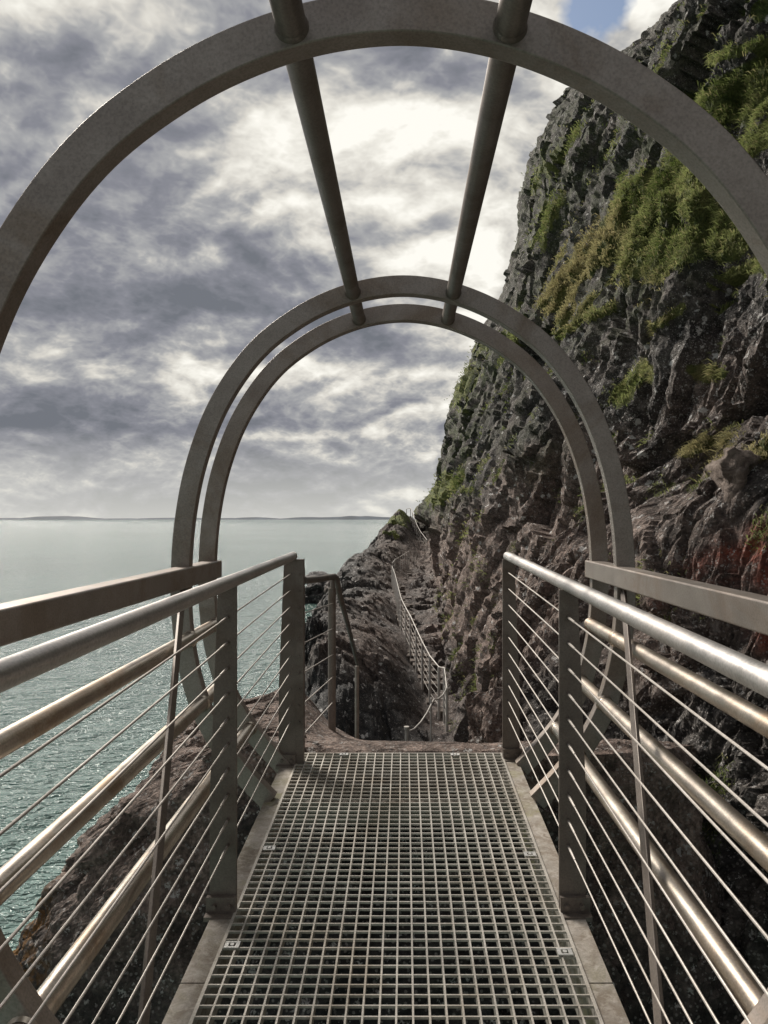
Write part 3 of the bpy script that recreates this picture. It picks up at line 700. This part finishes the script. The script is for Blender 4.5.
# ------------------------------------------------------------------ grass on the cliff
def blades(name, label_kind, count):
    flat = cliffV.reshape(-1, 3); g = cliff_g.ravel()
    # area weight per vertex
    e1 = np.linalg.norm(np.gradient(cliffV, axis=0), axis=2); e2 = np.linalg.norm(np.gradient(cliffV, axis=1), axis=2)
    N_ = np.cross(np.gradient(cliffV, axis=0), np.gradient(cliffV, axis=1)).reshape(-1, 3); N_ /= np.linalg.norm(N_, axis=1, keepdims=True) + 1e-9
    N_ *= np.where(N_[:, 0] > 0, -1, 1)[:, None]
    patch = fbm(flat * 1.3, 3, 70)
    gg = np.clip((g - .25 + patch * 1.1) * 1.6, 0, 1) * smooth(N_[:, 2], -.35, .35)
    w = (e1 * e2).ravel() * gg / np.maximum(flat[:, 1], 4) ** 1.3
    w *= (flat[:, 1] > 3) * np.clip((34 - flat[:, 1]) / 8, 0.02, 1)
    w /= w.sum(); idx = rng.choice(len(w), count, p=w)
    B = flat[idx] + rng.normal(0, .03, (count, 3)) * (flat[idx, 1:2] / 10)
    Y = flat[idx, 1]; L = (.10 + .20 * rng.random(count)) * (.28 + Y / 60)
    wd = np.maximum(.003, .0005 * Y) * (.7 + .6 * rng.random(count))
    az = rng.random(count) * 2 * np.pi
    nrm = N_[idx]
    clump = np.stack([fbm(B * 2.2, 2, 80), fbm(B * 2.2, 2, 81), np.zeros(count)], 1) * 2.2
    d1 = nrm * .75 + np.array([-.15, -.15, .55]) + rng.normal(0, .3, (count, 3)) + clump * .6
    d1 /= np.linalg.norm(d1, axis=1, keepdims=True)
    d2 = d1 + np.array([-.35, -.3, -1.25]) + clump * .5; d2 /= np.linalg.norm(d2, axis=1, keepdims=True)
    side = np.cross(d1, rng.normal(0, 1, (count, 3))); side /= np.linalg.norm(side, axis=1, keepdims=True)
    s = side * wd[:, None]; b0 = B - nrm * .03
    m1 = b0 + d1 * (L * .5)[:, None]; t1 = m1 + d2 * (L * .6)[:, None]
    V = np.stack([b0 - s, b0 + s, m1 + s * .8, m1 - s * .8, t1], 1).reshape(-1, 3); V[:, 2] += EYE
    k = np.arange(count) * 5
    quads = np.stack([k, k + 1, k + 2, k + 3], 1); tris = np.stack([k + 3, k + 2, k + 4], 1)
    me = bpy.data.meshes.new(name); me.vertices.add(len(V)); me.vertices.foreach_set('co', V.astype(np.float32).ravel())
    lo = np.concatenate([quads.ravel(), tris.ravel()]).astype(np.int32)
    me.loops.add(len(lo)); me.loops.foreach_set('vertex_index', lo)
    me.polygons.add(2 * count); me.polygons.foreach_set('loop_start', np.concatenate([np.arange(count) * 4, count * 4 + np.arange(count) * 3]).astype(np.int32))
    me.update(calc_edges=True)
    f = np.clip(.5 + fbm(B * .9, 3, 90) * 1.5 + rng.normal(0, .2, count), 0, 1)[:, None]
    px = VX + F * B[:, 0] / Y; py = VY - F * B[:, 2] / Y
    dry = np.maximum.reduce([capsule(px, py, 680, 452, 775, 448, 22), capsule(px, py, 600, 230, 560, 300, 26), capsule(px, py, 640, 300, 690, 380, 30) * .7])[:, None]
    col = (1 - f) * np.array([.075, .105, .026]) + f * np.array([.255, .285, .11]); straw = np.array([.34, .29, .155])
    d = np.clip(dry * .7 + (rng.random((count, 1)) < .18) * .6, 0, 1); col = col * (1 - d) + straw * d
    col *= .75 + .5 * rng.random((count, 1))
    at = me.color_attributes.new('tint', 'FLOAT_COLOR', 'POINT')
    at.data.foreach_set('color', np.concatenate([np.repeat(col, 5, 0), np.ones((count * 5, 1))], 1).astype(np.float32).ravel())
    o = link(name, me, M['grass']); tag(o, 'tufts of green and straw coloured grass growing on the cliff ledges', 'grass', kind='stuff')
    return o
blades('cliff_grass', None, 420000)

# ------------------------------------------------------------------ sea and far shore
rad = np.concatenate([[0], np.geomspace(3, 30000, 90)]); ang = np.linspace(0, 2 * np.pi, 97)
V = [(r_ * math.cos(a), r_ * math.sin(a), -SEA) for r_ in rad for a in ang]
sea = gridmesh('sea', np.array(V), len(rad), len(ang), M['sea'], None, None, True, False); tag(sea, kind='structure')
b = MB(); n = 240; top = []; Yd = 12000.
V = []; Fc = []
for i in range(n):
    px = -420 + 850 * i / (n - 1); x = (px - VX) / F * Yd
    hh = 10 + 52 * max(0, .45 + fbm(np.array([[px * .013, .3, 0]]), 4, 2)[0] * 1.7) * (1 if px < 120 or px > 180 else .75)
    hh = max(hh, 8.)
    V += [(x, Yd - 200, -SEA - 2), (x, Yd, hh * .8 - SEA), (x, Yd + 900, hh - SEA), (x, Yd + 1500, -SEA - 2)]
for i in range(n - 1):
    for k in range(3): a = i * 4 + k; Fc.append((a, a + 4, a + 5, a + 1))
sh = mesh('far_shore', V, Fc, M['shore'], None, 180); tag(sh, kind='structure')

# ------------------------------------------------------------------ light and sky
SUN_EL, SUN_AZ = 40.0, -40.0      # azimuth from +Y towards +X; negative is to the left
sun = bpy.data.lights.new('sun', 'SUN'); so = bpy.data.objects.new('sun', sun); C.objects.link(so)
sun.energy = 4.6; sun.angle = R(20); sun.color = (1, .93, .84)
d = Vector((math.sin(R(SUN_AZ)) * math.cos(R(SUN_EL)), math.cos(R(SUN_AZ)) * math.cos(R(SUN_EL)), math.sin(R(SUN_EL))))
so.rotation_euler = d.to_track_quat('Z', 'Y').to_euler()
so.location = (-20, 20, 40)

w = bpy.data.worlds.new('World'); w.cycles.sampling_method = 'MANUAL'; w.cycles.sample_map_resolution = 512; bpy.context.scene.world = w; w.use_nodes = True
nt = w.node_tree; q = N(nt); bg = nt.nodes['Background']
sky = q.n('ShaderNodeTexSky', sky_type='NISHITA'); sky.sun_disc = False; sky.sun_elevation = R(SUN_EL); sky.sun_rotation = R(SUN_AZ)
dirv = q.n('ShaderNodeTexCoord').outputs['Generated']
sx = q.n('ShaderNodeSeparateXYZ', {0: dirv})
zc = q.math('ADD', q.math('MAXIMUM', sx.outputs[2], 0.0), .50)
cv = q.n('ShaderNodeCombineXYZ', {0: q.math('DIVIDE', sx.outputs[0], zc), 1: q.math('DIVIDE', sx.outputs[1], zc), 2: q.math('MULTIPLY', sx.outputs[2], 1.2)}).outputs[0]
def cloud(vec, fine=True):
    warp = q.n('ShaderNodeVectorMath', {0: q.noise(vec, 2.4, 3, .6).outputs[1], 1: (.5, .5, .5)}, operation='SUBTRACT').outputs[0]
    v2 = q.n('ShaderNodeVectorMath', {0: vec, 1: q.n('ShaderNodeVectorMath', {0: warp, 'Scale': .10}, operation='SCALE').outputs[0]}, operation='ADD').outputs[0]
    acc = q.math('MULTIPLY', q.math('SUBTRACT', q.noise(v2, 1.2, 2, .5).outputs[0], .5), 1.9)
    a = .92; f = 2.3
    for k in range(6):                    # billows: rounded puffs with creases between them
        nk = q.math('ABSOLUTE', q.math('SUBTRACT', q.noise(q.n('ShaderNodeVectorMath', {0: v2, 1: (k * 3.7, k * 1.9, k * 5.3)}, operation='ADD').outputs[0], f, 0, .5).outputs[0], .5))
        acc = q.math('ADD', acc, q.math('MULTIPLY', nk, a)); a *= .56; f *= 2.15
    return acc
off = lambda a, b_: q.n('ShaderNodeVectorMath', {0: cv, 1: (a, b_, 0)}, operation='ADD').outputs[0]
c0 = cloud(off(3.1, 1.7)); c1 = cloud(off(3.1 + .01, 1.7 - .045))
lit = q.math('ADD', q.math('MULTIPLY', q.math('SUBTRACT', c0, c1), 2.9), .36)
big = q.noise(off(0.4, 7.0), 1.5, 3, .5).outputs[0]
def lobe(px, py, k):
    v_ = Vector(((px - VX) / F, 1, (VY - py) / F)).normalized()
    dp = q.n('ShaderNodeVectorMath', {0: dirv, 1: tuple(v_)}, operation='DOT_PRODUCT').outputs['Value']
    return q.math('POWER', q.math('MAXIMUM', dp, 0.0), k)
glow = lobe(450, 190, 16)
glow2 = lobe(620, 40, 60)
dk = lobe(60, 330, 14)
br_ = q.math('ADD', q.math('ADD', lit, q.math('MULTIPLY', glow, .24)), q.math('MULTIPLY', q.math('SUBTRACT', big, .5), 1.9))
br_ = q.math('ADD', br_, q.math('MULTIPLY', glow2, .25)); br_ = q.math('SUBTRACT', br_, q.math('MULTIPLY', dk, .22))
br_ = q.math('ADD', br_, q.math('MULTIPLY', q.math('SUBTRACT', .18, c0), .55), True)
ccol = q.ramp(br_, [(0, (1.4, 1.5, 1.72)), (.28, (2.08, 2.13, 2.42)), (.5, (3.3, 3.32, 3.38)), (.70, (5.6, 5.4, 4.95)), (.88, (7.2, 7.0, 6.4)), (1, (8.2, 8.0, 7.4))])
hz = q.ramp(sx.outputs[2], [(0, 1), (.11, 0)])
ccol = q.mix(q.math('MULTIPLY', hz, .62), ccol, (7.0, 6.9, 6.35))
cover = q.ramp(q.math('ADD', q.math('MULTIPLY', c0, .9), q.math('SUBTRACT', .62, q.math('MULTIPLY', lobe(607, -4, 300), .74))), [(.20, 0), (.32, 1)])
skyc = q.mix(1.0, sky.outputs[0], (1.15, 1.05, .95), 'MULTIPLY')
nt.links.new(q.mix(cover, skyc, ccol), bg.inputs['Color']); bg.inputs['Strength'].default_value = .1

sc = bpy.context.scene
sc.view_settings.view_transform = 'Standard'; sc.view_settings.look = 'None'; sc.view_settings.exposure = 0.3; sc.view_settings.gamma = 1
sc.cycles.max_bounces = 6
